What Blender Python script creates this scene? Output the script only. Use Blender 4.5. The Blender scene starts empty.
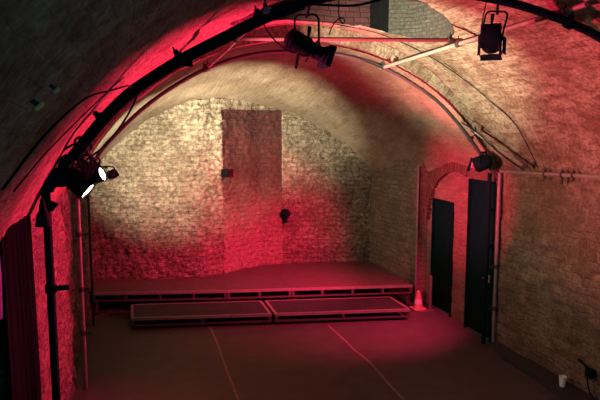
import bpy, bmesh, math, random
from mathutils import Vector, Matrix, noise
random.seed(7)
S = bpy.context.scene
COL = S.collection
PI = math.pi

# ------------------------------------------------------------------ materials
def new_mat(name):
    m = bpy.data.materials.new(name); m.use_nodes = True
    nt = m.node_tree
    return m, nt, nt.nodes['Principled BSDF']

def plain(name, col, rough=0.6, metal=0.0, var=0.25, scale=30.0, bump=0.05, spec=0.5):
    m, nt, b = new_mat(name)
    tc = nt.nodes.new('ShaderNodeTexCoord')
    n = nt.nodes.new('ShaderNodeTexNoise'); n.inputs['Scale'].default_value = scale; n.inputs['Detail'].default_value = 6
    nt.links.new(tc.outputs['Object'], n.inputs['Vector'])
    r = nt.nodes.new('ShaderNodeValToRGB')
    r.color_ramp.elements[0].position = 0.3; r.color_ramp.elements[1].position = 0.7
    r.color_ramp.elements[0].color = tuple(c * (1 - var) for c in col) + (1,)
    r.color_ramp.elements[1].color = tuple(min(1, c * (1 + var)) for c in col) + (1,)
    nt.links.new(n.outputs['Fac'], r.inputs['Fac']); nt.links.new(r.outputs['Color'], b.inputs['Base Color'])
    b.inputs['Roughness'].default_value = rough; b.inputs['Metallic'].default_value = metal
    b.inputs['Specular IOR Level'].default_value = spec
    if bump:
        bp = nt.nodes.new('ShaderNodeBump'); bp.inputs['Strength'].default_value = bump; bp.inputs['Distance'].default_value = 0.01
        nt.links.new(n.outputs['Fac'], bp.inputs['Height']); nt.links.new(bp.outputs['Normal'], b.inputs['Normal'])
    return m

def emit(name, col, strength):
    m, nt, b = new_mat(name)
    b.inputs['Base Color'].default_value = (0.8, 0.8, 0.8, 1)
    b.inputs['Emission Color'].default_value = col + (1,)
    b.inputs['Emission Strength'].default_value = strength
    return m

ALB = 0.56
def masonry(name, c1, c2, mortar, stain, bw=0.34, bh=0.15, msize=0.012, warp=0.05, warp_scale=3.0,
            bump=0.6, rubble=0.0, rub_scale=5.0, blotch=1.1, stain_amt=0.5, dist=0.03, fine=0.35, speck=0.8, fade=None, grain=0.7, relief=1.0, nscale=22.0):
    """coursed stone or brick laid over UVs in metres; warped courses, mottled stones, real bump"""
    c1, c2, mortar, stain = [tuple(v * ALB for v in c) for c in (c1, c2, mortar, stain)]
    m, nt, b = new_mat(name); L = nt.links.new; N = nt.nodes.new
    uv = N('ShaderNodeUVMap'); uv.uv_map = 'UVMap'
    n1 = N('ShaderNodeTexNoise'); n1.inputs['Scale'].default_value = warp_scale; n1.inputs['Detail'].default_value = 3
    L(uv.outputs['UV'], n1.inputs['Vector'])
    sub = N('ShaderNodeVectorMath'); sub.operation = 'SUBTRACT'; sub.inputs[1].default_value = (0.5, 0.5, 0.5)
    L(n1.outputs['Color'], sub.inputs[0])
    sc = N('ShaderNodeVectorMath'); sc.operation = 'SCALE'; sc.inputs['Scale'].default_value = warp * 2
    L(sub.outputs[0], sc.inputs[0])
    add = N('ShaderNodeVectorMath'); add.operation = 'ADD'
    L(uv.outputs['UV'], add.inputs[0]); L(sc.outputs[0], add.inputs[1])
    br = N('ShaderNodeTexBrick')
    br.inputs['Scale'].default_value = 1.0
    br.inputs['Brick Width'].default_value = bw; br.inputs['Row Height'].default_value = bh
    br.inputs['Mortar Size'].default_value = msize; br.inputs['Mortar Smooth'].default_value = 0.6
    br.inputs['Bias'].default_value = 0.0
    br.inputs['Color1'].default_value = c1 + (1,); br.inputs['Color2'].default_value = c2 + (1,); br.inputs['Mortar'].default_value = mortar + (1,)
    br.offset = 0.45; br.squash = 0.7; br.squash_frequency = 3
    L(add.outputs[0], br.inputs['Vector'])
    # rubble: irregular stones
    vo = N('ShaderNodeTexVoronoi'); vo.feature = 'DISTANCE_TO_EDGE'; vo.inputs['Scale'].default_value = rub_scale
    mp = N('ShaderNodeMapping'); mp.inputs['Scale'].default_value = (0.75, 1.35, 1)
    L(add.outputs[0], mp.inputs['Vector']); L(mp.outputs[0], vo.inputs['Vector'])
    vr = N('ShaderNodeMapRange'); vr.inputs['From Min'].default_value = 0.0; vr.inputs['From Max'].default_value = 0.80
    L(vo.outputs['Distance'], vr.inputs['Value'])
    vc = N('ShaderNodeTexVoronoi'); vc.inputs['Scale'].default_value = rub_scale
    L(mp.outputs[0], vc.inputs['Vector'])
    cr = N('ShaderNodeMix'); cr.data_type = 'RGBA'
    cr.inputs['A'].default_value = c1 + (1,); cr.inputs['B'].default_value = c2 + (1,)
    sepc = N('ShaderNodeSeparateColor'); L(vc.outputs['Color'], sepc.inputs[0]); L(sepc.outputs[0], cr.inputs['Factor'])
    cm = N('ShaderNodeMix'); cm.data_type = 'RGBA'; cm.inputs['A'].default_value = mortar + (1,)
    L(vr.outputs[0], cm.inputs['Factor']); L(cr.outputs['Result'], cm.inputs['B'])
    mixr = N('ShaderNodeMix'); mixr.data_type = 'RGBA'; mixr.inputs['Factor'].default_value = rubble
    L(br.outputs['Color'], mixr.inputs['A']); L(cm.outputs['Result'], mixr.inputs['B'])
    # blotches / stains
    n2 = N('ShaderNodeTexNoise'); n2.inputs['Scale'].default_value = blotch; n2.inputs['Detail'].default_value = 8; n2.inputs['Roughness'].default_value = 0.65
    L(uv.outputs['UV'], n2.inputs['Vector'])
    rp = N('ShaderNodeValToRGB'); rp.color_ramp.elements[0].position = 0.42; rp.color_ramp.elements[1].position = 0.66
    L(n2.outputs['Fac'], rp.inputs['Fac'])
    ma = N('ShaderNodeMath'); ma.operation = 'MULTIPLY'; ma.inputs[1].default_value = stain_amt
    L(rp.outputs['Color'], ma.inputs[0])
    ms = N('ShaderNodeMix'); ms.data_type = 'RGBA'; ms.inputs['B'].default_value = stain + (1,)
    L(ma.outputs[0], ms.inputs['Factor']); L(mixr.outputs['Result'], ms.inputs['A'])
    n4 = N('ShaderNodeTexNoise'); n4.inputs['Scale'].default_value = blotch * 3.7; n4.inputs['Detail'].default_value = 6; n4.inputs['Roughness'].default_value = 0.7
    mp4 = N('ShaderNodeMapping'); mp4.inputs['Scale'].default_value = (0.6, 1.3, 1); mp4.inputs['Location'].default_value = (7.3, 2.1, 0)
    L(uv.outputs['UV'], mp4.inputs['Vector']); L(mp4.outputs[0], n4.inputs['Vector'])
    rp4 = N('ShaderNodeValToRGB'); rp4.color_ramp.elements[0].position = 0.49; rp4.color_ramp.elements[1].position = 0.62
    L(n4.outputs['Fac'], rp4.inputs['Fac'])
    ma4 = N('ShaderNodeMath'); ma4.operation = 'MULTIPLY'; ma4.inputs[1].default_value = stain_amt * speck; L(rp4.outputs['Color'], ma4.inputs[0])
    ms4 = N('ShaderNodeMix'); ms4.data_type = 'RGBA'; ms4.inputs['B'].default_value = stain + (1,)
    L(ma4.outputs[0], ms4.inputs['Factor']); L(ms.outputs['Result'], ms4.inputs['A']); ms = ms4
    if fade:                                            # painted shadow gives way to the plain stone colour lower down
        z0, z1, fc = fade
        sx = N('ShaderNodeSeparateXYZ'); L(uv.outputs['UV'], sx.inputs[0])
        nz = N('ShaderNodeMath'); nz.operation = 'MULTIPLY_ADD'; nz.inputs[1].default_value = 0.9; L(n2.outputs['Fac'], nz.inputs[0]); L(sx.outputs['Y'], nz.inputs[2])
        fr = N('ShaderNodeMapRange'); fr.interpolation_type = 'SMOOTHSTEP'; fr.inputs['From Min'].default_value = z0 + 0.45; fr.inputs['From Max'].default_value = z1 + 0.45
        fr.inputs['To Min'].default_value = 1.0; fr.inputs['To Max'].default_value = 0.0
        L(nz.outputs[0], fr.inputs['Value'])
        mfd = N('ShaderNodeMix'); mfd.data_type = 'RGBA'; mfd.inputs['B'].default_value = tuple(v * ALB for v in fc) + (1,)
        L(fr.outputs[0], mfd.inputs['Factor']); L(ms.outputs['Result'], mfd.inputs['A']); ms = mfd
    n3 = N('ShaderNodeTexNoise'); n3.inputs['Scale'].default_value = nscale; n3.inputs['Detail'].default_value = 8; n3.inputs['Roughness'].default_value = 0.7
    L(uv.outputs['UV'], n3.inputs['Vector'])
    mf = N('ShaderNodeMapRange'); mf.inputs['From Min'].default_value = 0.3; mf.inputs['From Max'].default_value = 0.7
    mf.inputs['To Min'].default_value = 1 - fine; mf.inputs['To Max'].default_value = 1 + fine
    L(n3.outputs['Fac'], mf.inputs['Value'])
    mul = N('ShaderNodeVectorMath'); mul.operation = 'SCALE'
    L(ms.outputs['Result'], mul.inputs[0]); L(mf.outputs[0], mul.inputs['Scale'])
    L(mul.outputs[0], b.inputs['Base Color'])
    b.inputs['Roughness'].default_value = 0.88; b.inputs['Specular IOR Level'].default_value = 0.25
    # height
    inv = N('ShaderNodeMath'); inv.operation = 'SUBTRACT'; inv.inputs[0].default_value = 1.0; L(br.outputs['Fac'], inv.inputs[1])
    hm = N('ShaderNodeMix'); hm.data_type = 'FLOAT'; hm.inputs['Factor'].default_value = rubble
    L(inv.outputs[0], hm.inputs['A']); L(vr.outputs[0], hm.inputs['B'])
    h2 = N('ShaderNodeMath'); h2.operation = 'MULTIPLY_ADD'; h2.inputs[1].default_value = grain
    hr = N('ShaderNodeMath'); hr.operation = 'MULTIPLY'; hr.inputs[1].default_value = relief; L(hm.outputs['Result'], hr.inputs[0])
    L(n3.outputs['Fac'], h2.inputs[0]); L(hr.outputs[0], h2.inputs[2])
    h3 = N('ShaderNodeMath'); h3.operation = 'MULTIPLY_ADD'; h3.inputs[1].default_value = 0.9
    L(n1.outputs['Fac'], h3.inputs[0]); L(h2.outputs[0], h3.inputs[2])
    bp = N('ShaderNodeBump'); bp.inputs['Strength'].default_value = bump; bp.inputs['Distance'].default_value = dist
    L(h3.outputs[0], bp.inputs['Height']); L(bp.outputs['Normal'], b.inputs['Normal'])
    return m

M = {}
M['vault'] = masonry('vault_limewashed_brick', (0.43, 0.33, 0.225), (0.34, 0.25, 0.16), (0.38, 0.285, 0.19), (0.17, 0.085, 0.048),
                     bw=0.26, bh=0.085, msize=0.009, warp=0.03, bump=0.5, stain_amt=0.9, blotch=2.1, dist=0.03, fine=0.7, speck=1.0)
M['vault_end'] = masonry('stage_vault_limewash', (0.42, 0.33, 0.22), (0.36, 0.27, 0.17), (0.38, 0.29, 0.19), (0.17, 0.10, 0.06),
                     bw=0.26, bh=0.085, msize=0.008, warp=0.03, bump=0.45, stain_amt=0.6, blotch=1.0, dist=0.02, fine=0.35)
M['back'] = masonry('back_rubble_stone', (0.47, 0.385, 0.27), (0.33, 0.255, 0.17), (0.27, 0.205, 0.135), (0.12, 0.08, 0.05),
                    bw=0.23, bh=0.10, msize=0.012, warp=0.06, warp_scale=4.5, bump=1.0, rubble=0.35, rub_scale=8.0, stain_amt=0.7, blotch=2.6, speck=1.0, dist=0.035, fine=0.75, grain=1.7, relief=0.45, nscale=14.0)
M['shadow_patch'] = masonry('back_wall_painted_shadow', (0.095, 0.018, 0.015), (0.06, 0.012, 0.011), (0.075, 0.018, 0.016), (0.05, 0.016, 0.014),
                    bw=0.25, bh=0.10, msize=0.01, warp=0.04, bump=0.9, stain_amt=0.6, blotch=2.2, speck=1.0, dist=0.03, fine=0.6, grain=1.5, relief=0.45, nscale=14.0, fade=(0.9, 2.5, (0.33, 0.24, 0.16)))  # cast shadow on the back wall put into the colour, fading lower down
M['shaft'] = masonry('shaft_brick_red_light', (0.10, 0.022, 0.022), (0.07, 0.015, 0.016), (0.04, 0.014, 0.014), (0.03, 0.012, 0.011), bw=0.2, bh=0.07, msize=0.012, warp=0.02, bump=0.6, dist=0.02)  # red light on the shaft's far wall put into the brick colour
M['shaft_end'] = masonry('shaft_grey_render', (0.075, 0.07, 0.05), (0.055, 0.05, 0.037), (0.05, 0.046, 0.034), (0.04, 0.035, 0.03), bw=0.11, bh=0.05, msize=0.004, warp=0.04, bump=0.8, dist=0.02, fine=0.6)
M['right'] = masonry('right_coursed_stone', (0.40, 0.29, 0.18), (0.17, 0.115, 0.07), (0.34, 0.25, 0.16), (0.10, 0.065, 0.04),
                    bw=0.21, bh=0.115, msize=0.016, warp=0.085, warp_scale=3.5, bump=1.0, rubble=0.45, rub_scale=6.5, speck=1.0, grain=1.0, stain_amt=0.6, blotch=1.7, dist=0.035, fine=0.45)
M['alcove'] = masonry('alcove_brick', (0.36, 0.26, 0.18), (0.28, 0.20, 0.13), (0.33, 0.25, 0.17), (0.17, 0.11, 0.07),
                    bw=0.24, bh=0.09, msize=0.012, warp=0.03, bump=0.7, stain_amt=0.45, dist=0.025)
M['alcove_outer'] = masonry('alcove_brown_stone', (0.22, 0.15, 0.095), (0.13, 0.085, 0.055), (0.17, 0.12, 0.075), (0.08, 0.05, 0.03),
                    bw=0.22, bh=0.10, msize=0.012, warp=0.05, bump=0.8, rubble=0.3, rub_scale=8, stain_amt=0.5, dist=0.03)
M['ring'] = masonry('arch_ring_brick', (0.24, 0.15, 0.10), (0.14, 0.085, 0.055), (0.08, 0.05, 0.035), (0.08, 0.05, 0.03),
                    bw=0.4, bh=0.075, msize=0.010, warp=0.01, bump=0.8, stain_amt=0.4, dist=0.025)
M['left'] = masonry('left_rubble_stone', (0.40, 0.30, 0.22), (0.28, 0.20, 0.14), (0.26, 0.18, 0.13), (0.10, 0.07, 0.05),
                    bw=0.22, bh=0.10, msize=0.014, warp=0.06, bump=0.9, rubble=0.3, rub_scale=7.5, stain_amt=0.8, blotch=3.0, speck=1.0, dist=0.05, fine=0.7, grain=1.3, relief=0.7)
M['floor'] = plain('floor_dark_vinyl', (0.062, 0.052, 0.05), rough=0.55, var=0.22, scale=4.0, bump=0.03, spec=0.3)
M['gutter'] = plain('gutter_concrete', (0.018, 0.017, 0.016), rough=0.9, var=0.4, scale=9, bump=0.2)
M['black'] = plain('black_painted_steel', (0.002, 0.008, 0.010), rough=0.8, var=0.3, bump=0.03, spec=0.06)
M['rubber'] = plain('black_cable_rubber', (0.002, 0.007, 0.009), rough=0.8, var=0.2, bump=0, spec=0.1)
M['drape'] = plain('black_drape_cloth', (0.003, 0.006, 0.006), rough=0.95, var=0.3, bump=0.1, spec=0.02)
M['doorblack'] = plain('door_black_paint', (0.0008, 0.016, 0.012), rough=0.9, var=0.2, scale=8, bump=0.05, spec=0.05)
M['galv'] = plain('galvanised_tube', (0.17, 0.15, 0.115), rough=0.6, metal=0.25, var=0.2, scale=18, bump=0.05)
M['galvdark'] = plain('weathered_tube', (0.028, 0.022, 0.018), rough=0.6, metal=0.3, var=0.25, scale=18, bump=0.05)
M['redbar'] = plain('red_bar', (0.13, 0.006, 0.016), rough=0.6, var=0.15, bump=0.03)  # even deep red over the whole cross bar
M['alu'] = plain('aluminium_edge', (0.20, 0.165, 0.145), rough=0.5, metal=0.2, var=0.15, scale=20, bump=0.04)
M['frame'] = plain('stage_steel_frame', (0.05, 0.038, 0.034), rough=0.7, metal=0.1, var=0.25, scale=16, bump=0.05)
M['ply'] = plain('stage_ply_deck', (0.075, 0.05, 0.043), rough=0.6, var=0.2, scale=5, bump=0.05, spec=0.3)
M['deckdark'] = plain('step_deck_dark_board', (0.022, 0.026, 0.022), rough=0.75, var=0.3, scale=9, bump=0.08, spec=0.25)
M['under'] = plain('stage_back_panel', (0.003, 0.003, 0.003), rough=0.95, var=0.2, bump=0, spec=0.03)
M['tape'] = plain('worn_floor_tape', (0.20, 0.14, 0.115), rough=0.7, var=0.35, scale=14, bump=0)
M['white'] = plain('white_plastic', (0.75, 0.70, 0.60), rough=0.5, var=0.06, bump=0)
M['brass'] = plain('pale_metal_plate', (0.85, 0.50, 0.22), rough=0.5, metal=0.3, var=0.15, bump=0.03)
M['pole_red'] = plain('pale_painted_tube', (0.15, 0.115, 0.10), rough=0.55, metal=0.1, var=0.2, scale=14, bump=0.04)
M['stagewall'] = masonry('stage_side_stone', (0.36, 0.29, 0.20), (0.22, 0.165, 0.105), (0.25, 0.19, 0.125), (0.13, 0.09, 0.06), bw=0.23, bh=0.10, msize=0.012, warp=0.06, bump=0.8, rubble=0.3, rub_scale=8.0, stain_amt=0.5, blotch=2.0, dist=0.035, fine=0.5)
M['cone'] = plain('cone_plastic', (0.45, 0.20, 0.17), rough=0.5, var=0.12, scale=10, bump=0.02)
M['cone_band'] = plain('cone_reflective_band', (0.55, 0.50, 0.48), rough=0.4, var=0.1, bump=0)
M['purple'] = plain('purple_light_strip', (0.10, 0.05, 0.20), rough=0.9, var=0.25, scale=12, bump=0.1)  # purple light put into the strip's own colour
M['lens_warm'] = emit('lit_lens_warm', (1.0, 0.90, 0.66), 9.0)
M['lens_red'] = emit('lit_lens_red', (1.0, 0.03, 0.08), 3.0)
M['lens_off'] = plain('dark_lens_glass', (0.03, 0.035, 0.035), rough=0.15, var=0.1, bump=0)

# ------------------------------------------------------------------ mesh helpers
def link_obj(name, me, mat, parent=None):
    o = bpy.data.objects.new(name, me); COL.objects.link(o)
    if mat is not None and not me.materials: me.materials.append(mat)
    if parent is not None:
        o.parent = parent
        pw = world_loc(parent)
        me.transform(Matrix.Translation(-pw))
    return o

def world_loc(o):
    v = Vector(o.location)
    while o.parent is not None:
        o = o.parent; v += Vector(o.location)
    return v

def obj(name, bm, mat, parent=None, smooth=True, origin=None, angle=40):
    """bmesh in world coordinates -> ONE mesh object (parents are never rotated)"""
    bmesh.ops.recalc_face_normals(bm, faces=bm.faces)
    me = bpy.data.meshes.new(name)
    if smooth:
        lim = math.radians(angle)
        for f in bm.faces: f.smooth = True
        for e in bm.edges:
            if len(e.link_faces) == 2 and e.calc_face_angle(0) > lim: e.smooth = False
    bm.to_mesh(me); bm.free()
    o = link_obj(name, me, mat, parent)
    if parent is None and origin is not None:
        me.transform(Matrix.Translation(-Vector(origin))); o.location = origin
    return o

def thing(name, label, cat, loc, group=None):
    o = bpy.data.objects.new(name, None); COL.objects.link(o)
    o.empty_display_size = 0.1; o.location = loc
    o['label'] = label; o['category'] = cat
    if group: o['group'] = group
    return o

def tag(o, label, cat, group=None):
    o['label'] = label; o['category'] = cat
    if group: o['group'] = group
    return o

def struct(o, label=None, cat=None):
    o['kind'] = 'structure'
    if label: o['label'] = label
    if cat: o['category'] = cat
    return o

def box(bm, c, s, Mx=None, bev=0.0):
    r = bmesh.ops.create_cube(bm, size=1.0)
    vs = r['verts']
    bmesh.ops.scale(bm, vec=s, verts=vs)
    if bev:
        es = list({e for v in vs for e in v.link_edges})
        rb = bmesh.ops.bevel(bm, geom=es, offset=bev, segments=2, affect='EDGES', profile=0.6)
        vs = list({v for f in rb['faces'] for v in f.verts} | {v for v in vs if v.is_valid})
    T = Matrix.Translation(c)
    if Mx is not None: T = Mx @ T
    bmesh.ops.transform(bm, matrix=T, verts=vs)

def smooth_path(pts, n=6):
    P = [Vector(p) for p in pts]
    if len(P) < 3: return P
    out = []
    for i in range(len(P) - 1):
        p0 = P[max(i - 1, 0)]; p1 = P[i]; p2 = P[i + 1]; p3 = P[min(i + 2, len(P) - 1)]
        for k in range(n):
            t = k / n; t2 = t * t; t3 = t2 * t
            out.append(0.5 * ((2 * p1) + (-p0 + p2) * t + (2 * p0 - 5 * p1 + 4 * p2 - p3) * t2 + (-p0 + 3 * p1 - 3 * p2 + p3) * t3))
    out.append(P[-1]); return out

def tube(bm, pts, r, seg=12, cap=True, Mx=None, closed=False):
    P = [Vector(p) for p in pts]
    if Mx is not None: P = [Mx @ p for p in P]
    n = len(P); rings = []
    up = None
    for i, p in enumerate(P):
        if closed: d = P[(i + 1) % n] - P[i - 1]
        else: d = P[min(i + 1, n - 1)] - P[max(i - 1, 0)]
        d.normalize()
        if up is None: up = d.orthogonal().normalized()
        up = (up - d * up.dot(d))
        if up.length < 1e-6: up = d.orthogonal()
        up.normalize(); side = d.cross(up)
        rr = r(i / (n - 1)) if callable(r) else r
        rings.append([bm.verts.new(p + (up * math.cos(2 * PI * k / seg) + side * math.sin(2 * PI * k / seg)) * rr) for k in range(seg)])
    m = n if closed else n - 1
    for i in range(m):
        a = rings[i]; b = rings[(i + 1) % n]
        for k in range(seg):
            bm.faces.new((a[k], a[(k + 1) % seg], b[(k + 1) % seg], b[k]))
    if cap and not closed:
        bm.faces.new(rings[0][::-1]); bm.faces.new(rings[-1])

def lathe(bm, prof, Mx=None, seg=28, cap=True):
    """profile of (radius, z) swept about local z, then Mx"""
    rings = []
    for r, z in prof:
        rings.append([bm.verts.new((Mx or Matrix()) @ Vector((max(r, 1e-4) * math.cos(2 * PI * k / seg), max(r, 1e-4) * math.sin(2 * PI * k / seg), z))) for k in range(seg)])
    for a, b in zip(rings, rings[1:]):
        for k in range(seg):
            bm.faces.new((a[k], a[(k + 1) % seg], b[(k + 1) % seg], b[k]))
    if cap:
        bm.faces.new(rings[0][::-1]); bm.faces.new(rings[-1])

def prism(bm, poly, z0, z1):
    lo = [bm.verts.new((x, y, z0)) for x, y in poly]; hi = [bm.verts.new((x, y, z1)) for x, y in poly]
    n = len(poly)
    bm.faces.new(lo[::-1]); bm.faces.new(hi)
    for i in range(n): bm.faces.new((lo[i], lo[(i + 1) % n], hi[(i + 1) % n], hi[i]))

def frame_z(origin, axis, up=(0, 0, 1)):
    """matrix whose local +z runs along axis and local +y is as near 'up' as possible"""
    z = Vector(axis).normalized(); u = Vector(up)
    x = u.cross(z)
    if x.length < 1e-5: x = Vector((1, 0, 0))
    x.normalize(); y = z.cross(x)
    R = Matrix((x, y, z)).transposed().to_4x4()
    return Matrix.Translation(origin) @ R

def grid(name, f, us, vs, mat, uvf=None, skip=None, disp=0.0, dscale=3.0, thick=0.0, matf=None, mats=None, dirv=None, hfun=None, detail=5, smooth=True):
    """a displaced sheet f(u,v) with UVs in metres"""
    bm = bmesh.new(); uvl = bm.loops.layers.uv.new('UVMap')
    V = {}
    nu, nv = len(us), len(vs)
    for i, u in enumerate(us):
        for j, v in enumerate(vs): V[i, j] = bm.verts.new(f(u, v))
    uvd = {V[i, j]: (uvf(us[i], vs[j]) if uvf else (us[i], vs[j])) for i in range(nu) for j in range(nv)}
    fm = []
    for i in range(nu - 1):
        for j in range(nv - 1):
            if skip and skip(0.5 * (us[i] + us[i + 1]), 0.5 * (vs[j] + vs[j + 1])): continue
            fc = bm.faces.new((V[i, j], V[i + 1, j], V[i + 1, j + 1], V[i, j + 1])); fc.smooth = smooth
            if matf: fc.material_index = matf(0.5 * (us[i] + us[i + 1]), 0.5 * (vs[j] + vs[j + 1]))
            for l in fc.loops: l[uvl].uv = uvd[l.vert]
    for v in [v for v in bm.verts if not v.link_faces]: bm.verts.remove(v)
    bm.normal_update()
    if disp:
        new = []
        for v in bm.verts:
            u2 = uvd[v]; a = disp(u2[0], u2[1]) if callable(disp) else disp
            q = Vector((u2[0] * dscale, u2[1] * dscale, 3.7))
            h = hfun(u2[0], u2[1]) if hfun else noise.fractal(q, 0.9, 2.1, detail)
            new.append((v, v.co + (Vector(dirv) if dirv else v.normal) * h * a))
        for v, c in new: v.co = c
    me = bpy.data.meshes.new(name); bm.to_mesh(me); bm.free()
    for mm in (mats or [mat]): me.materials.append(mm)
    o = bpy.data.objects.new(name, me); COL.objects.link(o)
    if thick:
        sm = o.modifiers.new('thickness', 'SOLIDIFY'); sm.thickness = thick; sm.offset = -1.0
    return o

def frange(a, b, step):
    n = max(1, int(round((b - a) / step)))
    return [a + (b - a) * i / n for i in range(n + 1)]

# ================================================================== THE SETTING
VC, VR = (2.33, 1.36), 3.35                 # main vault: centre (x, z), radius
# ---- floor
bm = bmesh.new()
prism(bm, [(-1.1, -1.2), (5.7, -1.2), (5.7, 12.9), (-1.1, 12.9)], -0.12, 0.0)
struct(obj('floor', bm, M['floor'], smooth=False))
bm = bmesh.new(); prism(bm, [(5.08, -1.2), (5.06, 5.9), (5.075, 6.6), (5.10, 7.3), (5.28, 7.84), (5.6, 7.84), (5.6, -1.2)], -0.1, 0.075)
struct(obj('trim_1', bm, M['gutter'], smooth=False))

# ---- main vault with the stadium-shaped shaft at its crown
def arc_pt(C, R, a): return (C[0] + R * math.sin(a), C[1] + R * math.cos(a))
amax = math.radians(74)
def vault_f(y, s):
    x, z = arc_pt(VC, VR, s / VR)
    return (x, y, z)
o = grid('ceiling', vault_f, frange(-1.2, 8.0, 0.09), frange(-amax * VR, amax * VR, 0.09), M['vault'], disp=0.022, dscale=1.9)
bm = bmesh.new(); bm.from_mesh(o.data)
# outward normals then solid
bmesh.ops.recalc_face_normals(bm, faces=bm.faces)
bm.normal_update()
f0 = bm.faces[len(bm.faces) // 2]
cen = f0.calc_center_median()
if f0.normal.dot(Vector((VC[0], cen.y, VC[1])) - cen) < 0:
    bmesh.ops.reverse_faces(bm, faces=bm.faces)
bm.to_mesh(o.data); bm.free()
sm = o.modifiers.new('thickness', 'SOLIDIFY'); sm.thickness = 0.55; sm.offset = -1.0
HC, HL, HR = (2.42, 6.70), 0.50, 0.78        # shaft centre, half straight length, end radius
def stadium(r_add=0.0, n=20):
    p = []
    for k in range(n + 1):
        a = -PI / 2 + PI * k / n; p.append((HC[0] + HL + (HR + r_add) * math.cos(a), HC[1] + (HR + r_add) * math.sin(a)))
    for k in range(n + 1):
        a = PI / 2 + PI * k / n; p.append((HC[0] - HL + (HR + r_add) * math.cos(a), HC[1] + (HR + r_add) * math.sin(a)))
    return p
bm = bmesh.new(); prism(bm, stadium(), 3.6, 5.9)
bmesh.ops.recalc_face_normals(bm, faces=bm.faces)
cme = bpy.data.meshes.new('shaft_cutter'); bm.to_mesh(cme); bm.free()
cut = bpy.data.objects.new('shaft_cutter', cme); COL.objects.link(cut)
bo = o.modifiers.new('shaft', 'BOOLEAN'); bo.operation = 'DIFFERENCE'; bo.object = cut; bo.solver = 'EXACT'
bpy.context.view_layer.update()
dg = bpy.context.evaluated_depsgraph_get()
me2 = bpy.data.meshes.new_from_object(o.evaluated_get(dg))
o.modifiers.clear(); o.data = me2
bpy.data.objects.remove(cut); bpy.data.meshes.remove(cme)
struct(o)
# shaft lining: brick wall of the shaft above the vault, with its lid
bm = bmesh.new(); uvl = bm.loops.layers.uv.new('UVMap')
pin = stadium(0.02); n = len(pin); acc = [0]
for i in range(n): acc.append(acc[-1] + (Vector(pin[(i + 1) % n]) - Vector(pin[i])).length)
for i in range(n):
    a, b = pin[i], pin[(i + 1) % n]
    if (Vector(a) - Vector(b)).length < 1e-6: continue
    q = [(a, 4.15, acc[i]), (b, 4.15, acc[i + 1]), (b, 5.7, acc[i + 1]), (a, 5.7, acc[i])]
    zz = []
    f = bm.faces.new([bm.verts.new((p[0], p[1], max(z, VC[1] + math.sqrt(max(0, (VR - 0.0) ** 2 - (p[0] - VC[0]) ** 2)) + 0.0))) for p, z, _ in q])
    mx = 0.5 * (a[0] + b[0])
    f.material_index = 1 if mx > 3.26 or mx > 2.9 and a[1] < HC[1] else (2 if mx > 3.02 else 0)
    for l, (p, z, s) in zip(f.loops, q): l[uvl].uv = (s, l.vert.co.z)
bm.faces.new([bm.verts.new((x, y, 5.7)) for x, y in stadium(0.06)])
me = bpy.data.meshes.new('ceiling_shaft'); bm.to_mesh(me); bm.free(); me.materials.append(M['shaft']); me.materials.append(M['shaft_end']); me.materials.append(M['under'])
sh = bpy.data.objects.new('trim_2', me); COL.objects.link(sh); struct(sh)
s_ = sh.modifiers.new('thickness', 'SOLIDIFY'); s_.thickness = 0.05; s_.offset = 0

# ---- lower vault over the stage
A0, R0 = (2.31, 1.12), 3.40
A1, R1 = (2.10, 0.32), 3.55
def vault2_f(y, a):
    t = max(0.0, min(1.08, (y - 9.5) / 2.9)); t = t * t * (3 - 2 * t) * 0.35 + t * 0.65
    cx = A0[0] + (A1[0] - A0[0]) * t; cz = A0[1] + (A1[1] - A0[1]) * t; R = R0 + (R1 - R0) * t
    return (cx + R * math.sin(a), y, cz + R * math.cos(a))
a2 = math.radians(72)
o = grid('ceiling_stage', vault2_f, frange(7.98, 12.75, 0.08), frange(-a2, a2, 0.025), M['vault_end'], uvf=lambda y, a: (y, a * 3.45), disp=0.025, dscale=1.9, thick=0.25)
struct(o)
# step ring where the two vaults meet (thick arch band of brick on edge)
bm = bmesh.new(); uvl = bm.loops.layers.uv.new('UVMap')
ns = 90; prev = None
for k in range(ns + 1):
    a = -a2 + 2 * a2 * k / ns
    xi, zi = arc_pt(A0, R0, a); xo, zo = arc_pt(A0, R0 + 0.45, a)
    cur = [bm.verts.new((xi, 7.97, zi)), bm.verts.new((xo, 7.97, zo)), bm.verts.new((xo, 8.12, zo)), bm.verts.new((xi, 8.12, zi))]
    if prev:
        for q in range(4):
            f = bm.faces.new((prev[q], prev[(q + 1) % 4], cur[(q + 1) % 4], cur[q]))
            for l in f.loops:
                c = l.vert.co; l[uvl].uv = (math.hypot(c.x - A0[0], c.z - A0[1]) + c.y, math.atan2(c.x - A0[0], c.z - A0[1]) * R0)
    prev = cur
struct(obj('trim_3', bm, M['vault'], angle=60))

# ---- right-hand walls
def wr(y, z): return (5.35 + 0.02 * math.sin(y * 1.3), y, z)
o = grid('wall_right', lambda z, y: wr(y, z), frange(-0.13, 3.0, 0.06), frange(-1.2, 7.86, 0.06), M['right'], uvf=lambda z, y: (y, z), disp=0.03, dscale=4.0)
sm = o.modifiers.new('thickness', 'SOLIDIFY'); sm.thickness = 0.35; sm.offset = -1.0; struct(o)
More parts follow.
